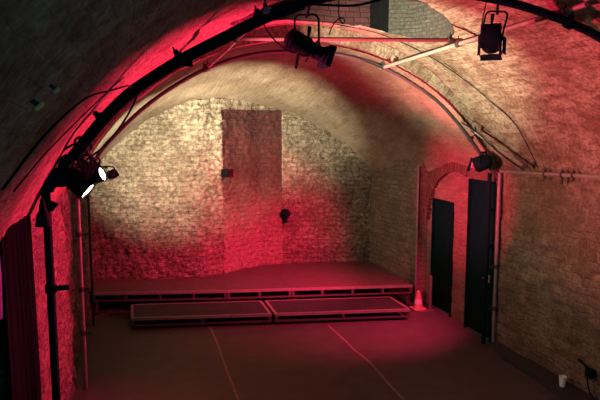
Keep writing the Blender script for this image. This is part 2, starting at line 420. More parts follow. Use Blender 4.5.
# door and arch section
AY, AZ, AR = 9.10, 1.62, 0.98                  # blind arch: centre y, spring z, radius
def in_arch(y, z):
    if z < AZ: return abs(y - AY) < AR
    return math.hypot(y - AY, z - AZ) < AR
def walc(z, y):
    x = 5.33
    if in_arch(y, z): x = 5.385
    return (x, y, z)
D1 = (9.23, 9.97, 2.03); D2 = (7.92, 8.68, 2.50)
def skipd(z, y):
    return (D1[0] < y < D1[1] and z < D1[2]) or (D2[0] < y < D2[1] and z < D2[2])
o = grid('wall_alcove', walc, sorted(set([round(v, 3) for v in frange(-0.13, 3.1, 0.04)] + [2.03, 2.5])), sorted(set([round(v, 3) for v in frange(7.86, 10.16, 0.036)] + [D1[0], D1[1], D2[0], D2[1]])), None, mats=[M['alcove_outer'], M['alcove']], matf=lambda z, y: 1 if in_arch(y, z) else 0,
         uvf=lambda z, y: (y, z), skip=skipd, disp=0.012, dscale=5.0)
sm = o.modifiers.new('thickness', 'SOLIDIFY'); sm.thickness = 0.30; sm.offset = -1.0; struct(o)
# brick-on-edge ring round the blind arch
bm = bmesh.new(); uvl = bm.loops.layers.uv.new('UVMap'); prev = None
for k in range(49):
    a = math.acos(min(1, (AY - 8.72) / (AR + 0.16))) + (PI - math.acos(min(1, (AY - 8.72) / (AR + 0.16)))) * k / 48
    cur = []
    for r, x in ((AR - 0.01, 5.30), (AR + 0.16, 5.30), (AR + 0.16, 5.40), (AR - 0.01, 5.40)):
        cur.append(bm.verts.new((x, AY - r * math.cos(a), AZ + r * math.sin(a))))
    if prev:
        for q in range(4):
            f = bm.faces.new((prev[q], prev[(q + 1) % 4], cur[(q + 1) % 4], cur[q]))
            for l, uvv in zip(f.loops, ((q * .2, a - PI / 48), ((q + 1) * .2, a - PI / 48), ((q + 1) * .2, a), (q * .2, a))): l[uvl].uv = (uvv[0], uvv[1] * 1.0)
    prev = cur
struct(obj('trim_4', bm, M['ring'], smooth=False))
# wall at the right of the stage and the return beside it
def wst(z, y): return (5.16 - 0.08 * (y - 10.15) + 0.02 * math.sin(3 * z + y), y, z)
o = grid('wall_stage_right', wst, frange(-0.13, 3.2, 0.06), frange(10.15, 12.75, 0.06), M['stagewall'], uvf=lambda z, y: (y + 3, z), disp=0.03, dscale=4.0)
sm = o.modifiers.new('thickness', 'SOLIDIFY'); sm.thickness = 0.35; sm.offset = -1.0; struct(o)
o = grid('wall_return', lambda z, x: (x, 10.16, z), frange(-0.13, 3.1, 0.08), frange(5.15, 5.6, 0.08), M['alcove'], uvf=lambda z, x: (x, z), disp=0.008)
sm = o.modifiers.new('thickness', 'SOLIDIFY'); sm.thickness = 0.1; sm.offset = 0; struct(o)

# ---- left wall
o = grid('wall_left', lambda z, y: (-0.80, y, z), frange(-0.13, 3.0, 0.06), frange(-1.2, 12.75, 0.06), M['left'], uvf=lambda z, y: (y, z), disp=0.06, dscale=3.5)
sm = o.modifiers.new('thickness', 'SOLIDIFY'); sm.thickness = 0.3; sm.offset = 1.0; struct(o)

# ---- back wall: bulging rubble on the left, a shadow put into the colour of a shallow recess in the middle
BX = [(-1.4, 12.2), (-.8, 12.13), (.28, 11.86), (1.24, 11.76), (1.75, 11.93), (2.2, 12.22), (2.68, 12.45), (3.3, 12.47), (3.75, 12.42), (4.88, 12.12), (5.7, 11.95)]
def by(x):
    for (x0, y0), (x1, y1) in zip(BX, BX[1:]):
        if x <= x1:
            t = (x - x0) / (x1 - x0); t = t * t * (3 - 2 * t) * 0.5 + t * 0.5
            return y0 + (y1 - y0) * t
    return BX[-1][1]
def shadow_patch(x, z):  # outline of the shadow painted on the back wall
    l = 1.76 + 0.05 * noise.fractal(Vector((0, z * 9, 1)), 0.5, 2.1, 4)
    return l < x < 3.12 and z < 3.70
def bw(x, z): return (x, by(x) + (0.05 * min(1.0, max(0.0, (z - 1.3) / 0.9)) if shadow_patch(x, z) else 0.0), z)
def bdisp(u, v):
    r = math.exp(-((u - 1.45) / 0.42) ** 2) * min(1, max(0, (v - 1.6) / 0.6))
    return 0.032 + 0.06 * r
def bh(u, v):
    d = noise.voronoi(Vector((u * 6.5 + noise.noise(Vector((u * 2, v * 2, 5))), v * 11 + 0.6 * noise.noise(Vector((u * 3, v * 3, 9))), 0.5)))[0]
    return min(1.0, (d[1] - d[0]) * 2.2) - 0.5 + 0.9 * noise.fractal(Vector((u * 3.0, v * 3.0, 3.7)), 0.8, 2.1, 5) + 0.25 * noise.noise(Vector((u * 23, v * 23, 1)))
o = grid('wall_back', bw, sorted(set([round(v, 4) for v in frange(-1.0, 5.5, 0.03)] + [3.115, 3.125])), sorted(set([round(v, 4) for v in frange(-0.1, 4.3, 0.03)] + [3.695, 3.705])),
         None, disp=bdisp, dirv=(0, -1, 0), hfun=bh, mats=[M['back'], M['shadow_patch']], matf=lambda x, z: 1 if shadow_patch(x, z) else 0)
sm = o.modifiers.new('thickness', 'SOLIDIFY'); sm.thickness = 0.3; sm.offset = -1.0; struct(o)

# ---- the two black doors
def door(name, y0, y1, z1, x, handle):
    e = bpy.data.objects.new(name, None); COL.objects.link(e); e.location = (x, (y0 + y1) / 2, 0); e['kind'] = 'structure'
    bm = bmesh.new(); box(bm, (x + 0.02, (y0 + y1) / 2, z1 / 2 + 0.01), (0.045, y1 - y0 - 0.02, z1 - 0.02), bev=0.004)
    obj('door_leaf', bm, M['doorblack'], e)
    bm = bmesh.new()
    for yy in (y0 + 0.012, y1 - 0.012): box(bm, (x - 0.0, yy, z1 / 2), (0.10, 0.03, z1))
    box(bm, (x, (y0 + y1) / 2, z1 - 0.0), (0.10, y1 - y0, 0.03))
    obj('door_frame', bm, M['doorblack'], e)
    if handle:
        bm = bmesh.new(); box(bm, (x - 0.008, handle[0], handle[1]), (0.012, 0.045, 0.12), bev=0.003)
        h = obj('door_handle', bm, M['pole_red'], e); h['label'] = 'pale metal handle on the black door'
        bm = bmesh.new(); tube(bm, [(x - 0.01, handle[0], handle[1]), (x - 0.055, handle[0], handle[1]), (x - 0.058, handle[0] + 0.02, handle[1]), (x - 0.058, handle[0] + 0.11, handle[1])], 0.010, 10)
        obj('lever', bm, M['pole_red'], h)
    return e
door('door_1', D1[0], D1[1], D1[2], 5.405, None)
door('door_2', D2[0], D2[1], D2[2], 5.36, (8.06, 0.98))

# ================================================================== STAGE
def deck(name, label, front, depth, z, hgt, bays, top_mat, posts_extra=(), group=None, edge=0.045, foot=True):
    """front: ((x0,y0),(x1,y1)) front edge; sides run straight back"""
    (x0, y0), (x1, y1) = front
    t = thing(name, label, 'stage' if 'stage' in name else 'step', ((x0 + x1) / 2, (y0 + y1) / 2, 0), group)
    def P(u, v): return (x0 + (x1 - x0) * u, y0 + (y1 - y0) * u + v)
    eu = edge / (x1 - x0)
    if depth is None:                                   # boards run back to the uneven back wall
        us = [1 - (1.0) * i / 24 for i in range(25)]
        back = [(P(u, 0)[0], by(P(u, 0)[0]) - 0.05) for u in us]
        bm = bmesh.new(); prism(bm, [P(0, edge), P(1, edge)] + back, z - 0.03, z - 0.001)
    else:
        bm = bmesh.new(); prism(bm, [P(eu, edge), P(1 - eu, edge), P(1 - eu, depth - edge), P(eu, depth - edge)], z - 0.03, z - 0.002)
    obj('deck_board', bm, top_mat, t, smooth=False)
    bm = bmesh.new()
    prism(bm, [P(0, 0), P(1, 0), P(1, edge), P(0, edge)], z - 0.045, z)
    if depth is not None:
        prism(bm, [P(0, depth - edge), P(1, depth - edge), P(1, depth), P(0, depth)], z - 0.045, z)
        prism(bm, [P(0, edge), P(eu, edge), P(eu, depth - edge), P(0, depth - edge)], z - 0.045, z)
        prism(bm, [P(1 - eu, edge), P(1, edge), P(1, depth - edge), P(1 - eu, depth - edge)], z - 0.045, z)
    bmesh.ops.remove_doubles(bm, verts=bm.verts, dist=0.0005)
    e = obj('edge_trim', bm, M['alu'], t, smooth=False); e['label'] = 'pale aluminium edge'
    if depth is None: depth = 0.95
    # lower rail of the frame
    bm = bmesh.new(); zb = z - hgt; d = 0.04
    prism(bm, [P(0, 0.005), P(1, 0.005), P(1, d), P(0, d)], zb, zb + 0.028)
    prism(bm, [P(0, depth - d), P(1, depth - d), P(1, depth), P(0, depth)], zb, zb + 0.028)
    prism(bm, [P(0.004, d), P(eu, d), P(eu, depth - d), P(0.004, depth - d)], zb, zb + 0.028)
    prism(bm, [P(1 - eu, d), P(0.996, d), P(0.996, depth - d), P(1 - eu, depth - d)], zb, zb + 0.028)
    obj('lower_rail', bm, M['frame'], t, smooth=False)
    w = 0.05 / (x1 - x0)
    for i in range(bays + 1):
        u = i / bays; ua = min(max(u - w / 2, 0.002), 0.998 - w)
        for v in (0.006, depth - 0.036):
            bm = bmesh.new(); prism(bm, [P(ua, v), P(ua + w, v), P(ua + w, v + 0.03), P(ua, v + 0.03)], zb + 0.028, z - 0.045)
            obj('upright', bm, M['frame'], t, smooth=False)
    if zb > 0.02:
        for ux in (0.03, 0.97):
            for v in (0.06, depth - 0.06):
                p = P(ux, v); bm = bmesh.new()
                tube(bm, [(p[0], p[1], 0.012), (p[0], p[1], zb + 0.02)], 0.024, 14)
                l = obj('leg', bm, M['frame'], t)
                bm = bmesh.new(); lathe(bm, [(0.042, 0), (0.042, 0.008), (0.03, 0.014)], Matrix.Translation((p[0], p[1], 0)))
                obj('foot_pad', bm, M['rubber'], l)
    return t
def back_y(x): return by(x) - 0.06
deck('stage_deck', 'brown boarded stage deck at the left, against the left wall', ((-0.76, 11.075), (1.604, 10.584)), None, 0.40, 0.165, 4, M['ply'], group=None)
deck('stage_deck', 'short brown stage deck in the middle between two longer ones', ((1.608, 10.583), (2.768, 10.403)), None, 0.40, 0.165, 2, M['ply'])
deck('stage_deck', 'brown boarded stage deck at the right, beside the wall conduit', ((2.772, 10.402), (5.02, 10.02)), None, 0.40, 0.165, 4, M['ply'])
deck('step_platform', 'low dark-topped step platform in front of the stage, left one', ((-0.09, 10.05), (2.215, 9.645)), 0.82, 0.20, 0.15, 2, M['deckdark'])
deck('step_platform', 'low dark-topped step platform in front of the stage, right one', ((2.265, 9.635), (4.60, 9.25)), 0.82, 0.20, 0.15, 2, M['deckdark'])

# floor tape
def strip(pts, w):
    bm = bmesh.new(); P = [Vector(p) for p in pts]; pv = None
    for i, p in enumerate(P):
        d = (P[min(i + 1, len(P) - 1)] - P[max(i - 1, 0)]).normalized(); s = Vector((d.y, -d.x, 0)) * w / 2
        cur = [bm.verts.new((p.x - s.x, p.y - s.y, 0.0005)), bm.verts.new((p.x + s.x, p.y + s.y, 0.0005)), bm.verts.new((p.x + s.x, p.y + s.y, 0.003)), bm.verts.new((p.x - s.x, p.y - s.y, 0.003))]
        if pv:
            for q in range(4): bm.faces.new((pv[q], pv[(q + 1) % 4], cur[(q + 1) % 4], cur[q]))
        else: bm.faces.new(cur[::-1])
        pv = cur
    bm.faces.new(pv); return bm
tag(obj('floor_tape', strip(smooth_path([(1.19, 9.85, 0), (1.20, 9.0, 0), (1.185, 8.2, 0), (1.18, 7.1, 0), (1.17, 5.6, 0)]), 0.03), M['tape'], smooth=False, origin=(1.19, 7.5, 0)),
    'straight pale tape line on the floor before the left step platform', 'tape')
tag(obj('floor_tape', strip(smooth_path([(3.13, 9.4, 0), (3.16, 8.6, 0), (3.16, 8.2, 0), (3.20, 7.7, 0), (3.16, 6.9, 0), (3.15, 6.2, 0), (3.14, 5.4, 0)]), 0.028), M['tape'], smooth=False, origin=(3.16, 7.2, 0)),
    'wavering pale tape line on the floor before the right step platform', 'tape')

# ================================================================== RIGGING TUBES
def coupler(bm, c, axis, r=0.034, l=0.055):
    Mx = frame_z(c, axis)
    lathe(bm, [(r, -l / 2), (r, l / 2)], Mx, 14)
    box(bm, (0, r + 0.012, 0), (0.025, 0.03, 0.04), Mx)
    tube(bm, [(0, r + 0.02, 0), (0, r + 0.055, 0)], 0.007, 8, Mx=Mx)

H1 = [(-0.60, 4.80, 2.88), (-0.53, 4.8, 3.00), (-0.42, 4.8, 3.14), (-0.20, 4.8, 3.41), (-0.01, 4.8, 3.60), (0.17, 4.8, 3.73), (0.39, 4.78, 3.87), (0.69, 4.75, 4.03), (1.0, 4.7, 4.185), (1.32, 4.68, 4.31),
      (1.8, 4.64, 4.42), (2.33, 4.60, 4.46), (2.93, 4.55, 4.415), (3.43, 4.5, 4.31), (3.97, 4.45, 4.12), (4.5, 4.4, 3.77), (4.95, 4.4, 3.3), (5.2, 4.4, 2.85)]
h1 = thing('lighting_hoop', 'thick black curved lighting bar arching overhead nearest the camera', 'lighting bar', (-0.62, 4.8, 0))
bm = bmesh.new(); tube(bm, smooth_path(H1, 5), 0.036, 14); obj('bar', bm, M['black'], h1)
bm = bmesh.new(); tube(bm, smooth_path([(x + 0.02, y - 0.05, z - 0.035) for i, (x, y, z) in enumerate(H1[2:10])], 5), 0.016, 10); obj('cable_tray', bm, M['black'], h1)
bm = bmesh.new(); tube(bm, [(-0.62, 4.8, 0.0), (-0.62, 4.8, 2.92)], 0.032, 14)
leg = obj('leg', bm, M['black'], h1)
bm = bmesh.new(); coupler(bm, (-0.62, 4.8, 2.13), (0, 0, 1), 0.043, 0.06); box(bm, (-0.56, 4.8, 2.13), (0.14, 0.035, 0.035)); obj('clamp', bm, M['black'], leg)
bm = bmesh.new(); tube(bm, [(5.22, 4.4, 0.0), (5.22, 4.4, 2.9)], 0.032, 14); obj('leg', bm, M['black'], h1)
bm = bmesh.new(); box(bm, (-0.63, 4.79, 2.935), (0.30, 0.07, 0.06), bev=0.01); box(bm, (-0.60, 4.79, 2.95), (0.09, 0.10, 0.12), bev=0.012); obj('wall_bracket', bm, M['black'], h1)
for c, ax in (((0.39, 4.78, 3.87), (.24, -.03, .16)), ((1.0, 4.7, 4.185), (.3, 0, .13)), ((3.66, 4.48, 4.235), (.5, 0, -.2)), ((-0.20, 4.8, 3.41), (.2, 0, .22))):
    bm = bmesh.new(); coupler(bm, c, ax, 0.048, 0.06); obj('clamp', bm, M['black'], h1)

H2 = [(-0.655, 7.85, 2.45), (-0.6, 7.85, 2.64), (-0.43, 7.85, 2.94), (-0.24, 7.85, 3.19), (0.25, 7.85, 3.65), (0.88, 7.85, 4.05), (1.53, 7.85, 4.28), (2.21, 7.85, 4.35), (2.84, 7.85, 4.315),
      (3.43, 7.85, 4.165), (4.13, 7.85, 3.8), (4.55, 7.85, 3.45), (4.94, 7.85, 3.01), (5.12, 7.84, 2.78), (5.25, 7.80, 2.60)]
h2 = thing('lighting_hoop', 'dark curved tube following the arch at the front of the stage vault', 'lighting bar', (-0.655, 7.85, 0))
bm = bmesh.new(); tube(bm, smooth_path(H2, 5), 0.026, 12); obj('bar', bm, M['galvdark'], h2)
bm = bmesh.new(); tube(bm, [(-0.655, 7.85, 0), (-0.655, 7.85, 2.47)], 0.026, 12); l = obj('leg', bm, M['pole_red'], h2); l['label'] = 'left upright pole of the arch'
for zz in (2.02, 1.32, 0.75):
    bm = bmesh.new(); coupler(bm, (-0.655, 7.85, zz), (0, 0, 1), 0.038, 0.06); box(bm, (-0.60, 7.84, zz), (0.10, 0.03, 0.03)); obj('clamp', bm, M['galvdark'], l)
bm = bmesh.new(); tube(bm, [(5.265, 7.76, 0.07), (5.265, 7.76, 2.72)], 0.026, 12); l = obj('leg', bm, M['pole_red'], h2); l['label'] = 'pale upright pole at the corner of the right doorway'
for zz in (2.70, 1.25, 0.6):
    bm = bmesh.new(); coupler(bm, (5.265, 7.76, zz), (0, 0, 1), 0.036, 0.06); box(bm, (5.21, 7.755, zz), (0.09, 0.03, 0.03)); obj('clamp', bm, M['galvdark'], l)
for c, ax in (((0.96, 7.84, 4.085), (.6, 0, .25)), ((3.37, 7.84, 4.185), (.6, 0, -.2)), ((2.21, 7.85, 4.35), (1, 0, 0)), ((4.8, 7.84, 3.17), (.5, 0, -.6))):
    bm = bmesh.new(); coupler(bm, c, ax, 0.036, 0.06); obj('clamp', bm, M['galvdark'], h2)

bm = bmesh.new(); tube(bm, [(5.19, 7.90, 0), (5.19, 7.90, 2.66)], 0.032, 12)
pr = thing('upright_tube', 'thick black pole standing before the right doorway, beside the slim pale pole', 'pole', (5.19, 7.90, 0))
obj('tube', bm, M['black'], pr)
for zz in (0.5, 1.55, 2.1):
    bm = bmesh.new(); coupler(bm, (5.19, 7.90, zz), (0, 0, 1), 0.042, 0.06); obj('clamp', bm, M['black'], pr)

def rig_tube(label, a, b, r, mat, clamps, name='scaffold_tube'):
    t = thing(name, label, 'tube', a)
    bm = bmesh.new(); tube(bm, [a, b], r, 12); obj('tube', bm, mat, t)
    d = Vector(b) - Vector(a)
    for k in clamps:
        bm = bmesh.new(); coupler(bm, Vector(a) + d * k, d, r + 0.010, 0.06); obj('coupler', bm, M['galvdark'], t)
    return t
rig_tube('pale scaffold tube running front to back, left of the hanging spotlight', (0.965, 7.80, 4.10), (1.035, 4.60, 4.235), 0.024, M['galv'], (0.02, 0.62, 0.98))
rig_tube('pale scaffold tube running front to back behind the lantern with barn doors', (3.355, 7.80, 4.155), (3.68, 4.30, 4.36), 0.024, M['galv'], (0.02, 0.5, 0.93))
rig_tube('red cross bar spanning the two pale scaffold tubes', (0.96, 5.80, 4.185), (3.56, 6.05, 4.30), 0.021, M['redbar'], (0.02, 0.94), 'cross_bar')
rig_tube('short pale tube sloping down to the top of the right wall', (4.81, 7.80, 3.30), (5.16, 7.0, 2.80), 0.020, M['galv'], (0.02, 0.97))

# tube along the springing of the right wall
t = thing('wall_pipe', 'long grey pipe clipped along the top of the right stone wall', 'pipe', (5.27, 7.7, 2.72))
bm = bmesh.new(); tube(bm, [(5.25, 7.72, 2.70), (5.25, 6.7, 2.735), (5.25, 5.7, 2.775), (5.25, 4.0, 2.83)], 0.026, 12); obj('pipe', bm, M['galv'], t)
for yy, zz, dz in ((6.73, 2.735, .05), (6.40, 2.747, .10), (6.20, 2.755, .05), (5.6, 2.78, .05)):
    bm = bmesh.new(); coupler(bm, (5.25, yy, zz), (0, 1, 0), 0.033, 0.03); box(bm, (5.25, yy, zz - dz / 2 - .02), (0.02, 0.03, dz)); box(bm, (5.30, yy, zz), (0.10, 0.03, 0.02)); obj('clip', bm, M['galvdark'], t)

# conduit at the stage corner
t = thing('wall_conduit', 'vertical conduit on the wall corner at the right end of the stage', 'pipe', (5.12, 10.09, 0))
bm = bmesh.new(); tube(bm, [(5.12, 10.09, 0.0), (5.12, 10.09, 2.62)], 0.024, 12); obj('pipe', bm, M['pole_red'], t)
for zz in (0.7, 1.9):
    bm = bmesh.new(); coupler(bm, (5.12, 10.09, zz), (0, 0, 1), 0.031, 0.03); box(bm, (5.15, 10.13, zz), (0.1, 0.06, 0.02)); obj('clip', bm, M['pole_red'], t)
t = thing('wall_conduit', 'thin dark conduit on the left wall beside the stage', 'pipe', (-0.70, 10.4, 0))
bm = bmesh.new(); tube(bm, [(-0.70, 10.4, 0.0), (-0.70, 10.4, 2.45)], 0.02, 10); obj('pipe', bm, M['galvdark'], t)
for zz in (0.6, 1.6, 2.2):
    bm = bmesh.new(); box(bm, (-0.73, 10.4, zz), (0.07, 0.06, 0.03)); obj('clip', bm, M['galvdark'], t)

# ================================================================== LANTERNS
def yoke_and_clamp(t, pivot, side, halfw, top, bar, mat, r=0.009):
    """inverted-U yoke from two pivots up to top, then a hook clamp up to the bar"""
    pv = Vector(pivot); sd = Vector(side).normalized() * halfw; tp = Vector(top)
    a = pv - sd; b = pv + sd; ta = tp - sd; tb = tp + sd
    k = 0.03
    bm = bmesh.new()
    tube(bm, smooth_path([a, a.lerp(ta, 0.5), a.lerp(ta, 0.86), ta + sd.normalized() * k + Vector((0, 0, 0)), tp, tb - sd.normalized() * k, b.lerp(tb, 0.86), b.lerp(tb, 0.5), b], 5), r, 10)
    obj('yoke', bm, mat, t)
    bm = bmesh.new()
    tube(bm, [tp - Vector((0, 0, 0.02)), Vector(bar) - Vector((0, 0, 0.03))], 0.011, 10)
    Mx = frame_z(bar, sd)
    tube(bm, [(0.045 * math.cos(q), 0.045 * math.sin(q), 0) for q in [(-0.6 + 4.2 * i / 14) for i in range(15)]], 0.011, 8, Mx=Mx)
    obj('hook_clamp', bm, mat, t)
    for s in (a, b):
        bm = bmesh.new(); lathe(bm, [(0.02, -0.014), (0.024, -0.006), (0.024, 0.006), (0.02, 0.014)], frame_z(s, sd), 12); obj('knob', bm, mat, t)

# profile spot hanging from the near hoop
def profile_spot(label, c, axis, side, top, bar, s=1.0):
    t = thing('profile_spotlight', label, 'stage light', c)
    Mx = frame_z(c, axis)
    bm = bmesh.new()
    lathe(bm, [(0.045 * s, -0.24 * s), (0.085 * s, -0.215 * s), (0.098 * s, -0.15 * s), (0.098 * s, 0.0), (0.080 * s, 0.03 * s)], Mx, 24)
    for z in (-0.20, -0.17, -0.14, -0.11): lathe(bm, [(0.107 * s, (z - .006) * s), (0.107 * s, (z + .006) * s)], Mx, 24)
    obj('lamp_housing', bm, M['black'], t)
    bm = bmesh.new(); lathe(bm, [(0.070 * s, 0.02 * s), (0.072 * s, 0.16 * s), (0.085 * s, 0.165 * s), (0.085 * s, 0.22 * s)], Mx, 24, cap=False)
    lathe(bm, [(0.001, 0.03 * s), (0.066 * s, 0.03 * s)], Mx, 24, cap=False); obj('lens_tube', bm, M['black'], t)
    bm = bmesh.new(); lathe(bm, [(0.001, 0.207 * s), (0.05 * s, 0.203 * s), (0.078 * s, 0.19 * s)], Mx, 24, cap=False); obj('lens', bm, M['lens_off'], t)
    bm = bmesh.new()
    for sx, sy in ((0, 1), (0, -1), (1, 0), (-1, 0)):
        box(bm, (sx * 0.088 * s, sy * 0.088 * s, 0.225 * s), ((0.03 if sx else 0.206) * s, (0.03 if sy else 0.206) * s, 0.06 * s), Mx)
    obj('gel_frame', bm, M['black'], t)
    for ang in (0.6, 2.2, 3.9, 5.3):
        p = Vector((math.cos(ang), math.sin(ang), 0)); bm = bmesh.new()
        tube(bm, [p * 0.07 * s + Vector((0, 0, 0.05 * s)), p * 0.135 * s + Vector((0, 0, 0.06 * s))], 0.009 * s, 8, Mx=Mx)
        obj('shutter_handle', bm, M['black'], t)
    bm = bmesh.new(); tube(bm, [Mx @ Vector((0, 0.09 * s, -0.02)), Mx @ Vector((0, 0.13 * s, -0.02)) + Vector((0, 0, 0.06))], lambda q: 0.010 + 0.008 * q, 10); obj('focus_knob', bm, M['black'], t)
    bm = bmesh.new(); tube(bm, [Mx @ Vector((0, -0.08 * s, -0.06)), Mx @ Vector((0, -0.12 * s, -0.06)) + Vector((0, 0, -0.05)), Mx @ Vector((0, -0.12 * s, -0.06)) + Vector((-0.01, 0, -0.10))], 0.011, 8); obj('lever', bm, M['black'], t)
    yoke_and_clamp(t, c, side, 0.115 * s, top, bar, M['black'])
    return t
profile_spot('black profile spotlight on a yoke under the near hoop, top centre', (1.43, 4.86, 4.00), (0.93, 0.10, -0.36), (0.92, -0.4, 0.0), (1.405, 4.80, 4.25), (1.40, 4.67, 4.36), 0.84)

def fresnel(label, c, axis, side, top, bar, s=1.0):
    t = thing('fresnel_lantern', label, 'stage light', c)
    Mx = frame_z(c, axis)
    bm = bmesh.new(); box(bm, (0, 0, -0.03 * s), (0.17 * s, 0.18 * s, 0.20 * s), Mx, 0.025 * s)
    for z in (-0.09, -0.06, -0.03, 0.0): box(bm, (0, 0, z * s), (0.185 * s, 0.195 * s, 0.010 * s), Mx)
    obj('lamp_housing', bm, M['black'], t)
    bm = bmesh.new(); lathe(bm, [(0.092 * s, 0.06 * s), (0.098 * s, 0.07 * s), (0.098 * s, 0.13 * s)], Mx, 24, cap=False); obj('lens_ring', bm, M['black'], t)
    bm = bmesh.new(); lathe(bm, [(0.001, 0.105 * s), (0.05 * s, 0.10 * s), (0.09 * s, 0.085 * s)], Mx, 24, cap=False); obj('lens', bm, M['lens_off'], t)
    for k in range(4):
        R = Mx @ Matrix.Rotation(k * PI / 2, 4, 'Z') @ Matrix.Translation((0, 0.10 * s, 0.13 * s)) @ Matrix.Rotation(-0.5, 4, 'X')
        bm = bmesh.new(); w0, w1, l = 0.09 * s, (0.105 if k % 2 == 0 else 0.09) * s, (0.07 if k % 2 == 0 else 0.06) * s
        vs = [bm.verts.new(R @ Vector(p)) for p in ((-w0, 0, 0), (w0, 0, 0), (w1, 0, l), (-w1, 0, l), (-w0, 0.004, 0), (w0, 0.004, 0), (w1, 0.004, l), (-w1, 0.004, l))]
        for q in ((0, 1, 2, 3), (7, 6, 5, 4), (0, 4, 5, 1), (1, 5, 6, 2), (2, 6, 7, 3), (3, 7, 4, 0)): bm.faces.new([vs[i] for i in q])
        obj('barn_door', bm, M['black'], t, smooth=False)
    bm = bmesh.new(); tube(bm, [Mx @ Vector((0, 0.09 * s, -0.05)), Mx @ Vector((0, 0.10 * s, -0.05)) + Vector((0.01, 0, 0.10))], lambda q: 0.009 + 0.008 * q, 10); obj('tilt_handle', bm, M['black'], t)
    bm = bmesh.new(); tube(bm, [Mx @ Vector((-0.08 * s, -0.08 * s, -0.08)), Mx @ Vector((-0.10 * s, -0.11 * s, -0.08)) + Vector((0, 0, -0.09))], 0.013, 8); obj('cable_gland', bm, M['black'], t)
    yoke_and_clamp(t, c, side, 0.108 * s, top, bar, M['black'], 0.008)
    return t
fresnel('black lantern with barn doors hanging on a yoke, top right', (3.06, 4.72, 4.12), (0.55, 0.74, -0.34), (0.99, -0.1, 0), (3.075, 4.66, 4.335), (3.0, 4.545, 4.41), 0.92)

def par_can(name, label, c, axis, R, L, lens, side, halfw, top, bar, lens_label=None, hood=0.05):
    """can whose centre of lens is at c, opening along axis"""
    t = thing(name, label, 'stage light', c)
    Mx = frame_z(c, axis)
    bm = bmesh.new()
    lathe(bm, [(0.012, -L), (R * 0.45, -L * 0.98), (R * 0.75, -L * 0.86), (R * 0.96, -L * 0.62), (R, -L * 0.45), (R, 0.0), (R * 1.03, 0.0), (R * 1.03, hood * 0.3), (R * 0.93, hood * 0.3), (R * 0.92, -0.01)], Mx, 28, cap=False)
    lathe(bm, [(0.001, -L), (0.014, -L)], Mx, 28, cap=False)
    obj('can', bm, M['black'], t)
    bm = bmesh.new(); lathe(bm, [(0.001, 0.012), (R * 0.5, 0.009), (R * 0.9, 0.0), (R * 0.915, -0.012)], Mx, 28, cap=False)
    l = obj('lens', bm, lens, t)
    if lens_label: l['label'] = lens_label
    bm = bmesh.new()
    for z in (-0.75, -0.6): lathe(bm, [(R * 1.0, z * L - .004), (R * 1.04, z * L), (R * 1.0, z * L + .004)], Mx, 28, cap=False)
    obj('cooling_ribs', bm, M['black'], t)
    pv = Mx @ Vector((0, 0, -L * 0.4))
    yoke_and_clamp(t, pv, side, halfw, top, bar, M['black'], 0.008)
    return t

# lit pair hanging from the foot of the near hoop at the left
par_can('flood_light', 'small lit flood lamp at left, its round lens tipped upward', (-0.225, 4.90, 2.985), (0.84, -0.38, 0.33), 0.058, 0.15, M['lens_warm'], (0.35, 0.9, 0), 0.075, (-0.265, 4.92, 3.11), (-0.33, 4.82, 3.20), 'glowing warm white lens')
par_can('flood_light', 'larger lit flood lamp at left, its lens tipped down toward the floor', (-0.335, 4.92, 2.865), (0.72, -0.20, -0.63), 0.088, 0.25, M['lens_warm'], (0, 1, 0), 0.10, (-0.43, 4.92, 3.07), (-0.46, 4.83, 3.09), 'glowing warm white lens')
par_can('par_can', 'small black lamp just right of the lit pair, turned toward the back wall', (-0.225, 8.00, 2.755), (0.22, 0.97, 0.03), 0.058, 0.19, M['lens_warm'], (1, -0.22, 0), 0.072, (-0.29, 7.88, 2.86), (-0.44, 7.85, 2.92), None)
par_can('par_can', 'black can lamp within the dark cluster at left, just behind the lit pair', (-0.30, 5.32, 2.98), (0.80, 0.58, -0.06), 0.08, 0.22, M['lens_red'], (0.58, -0.8, 0), 0.095, (-0.38, 5.26, 3.12), (-0.40, 5.24, 3.22), None)
# can at the right end of the arch tube, back toward us
par_can('par_can', 'round black can lamp at the right end of the arch, its back turned to us', (4.93, 7.83, 2.795), (-0.55, 0.72, -0.42), 0.112, 0.22, M['lens_red'], (0.8, 0.6, 0), 0.13, (4.985, 7.775, 2.985), (5.03, 7.845, 2.93), None)
can_r = [o for o in bpy.data.objects if o.get('label', '').startswith('round black can lamp at the right')][0]
def blade(owner, L, n, d, dist, half, reach):
    n = Vector(n).normalized(); d = Vector(d); d = (d - n * d.dot(n)).normalized(); sd = n.cross(d); c = Vector(L) + d * dist
    bm = bmesh.new()
    vs = [bm.verts.new(c + sd * sx * half + n * ny + d * dz) for dz in (0, 0.003) for sx, ny in ((-1, 0.0), (1, 0.0), (1, reach), (-1, reach))]
    for q in ((0, 1, 2, 3), (7, 6, 5, 4), (0, 4, 5, 1), (1, 5, 6, 2), (2, 6, 7, 3), (3, 7, 4, 0)): bm.faces.new([vs[i] for i in q])
    obj('barn_door', bm, M['black'], owner, smooth=False)
blade(can_r, (4.91, 7.86, 2.78), (0.53, -0.663, 0.42), (-4.9, -3.45, 0.8), 0.06, 0.10, 0.08)
blade(can_r, (4.91, 7.86, 2.78), (0.03, 1.0, 0.0), (-1, 0, 0.3), 0.06, 0.10, 0.08)

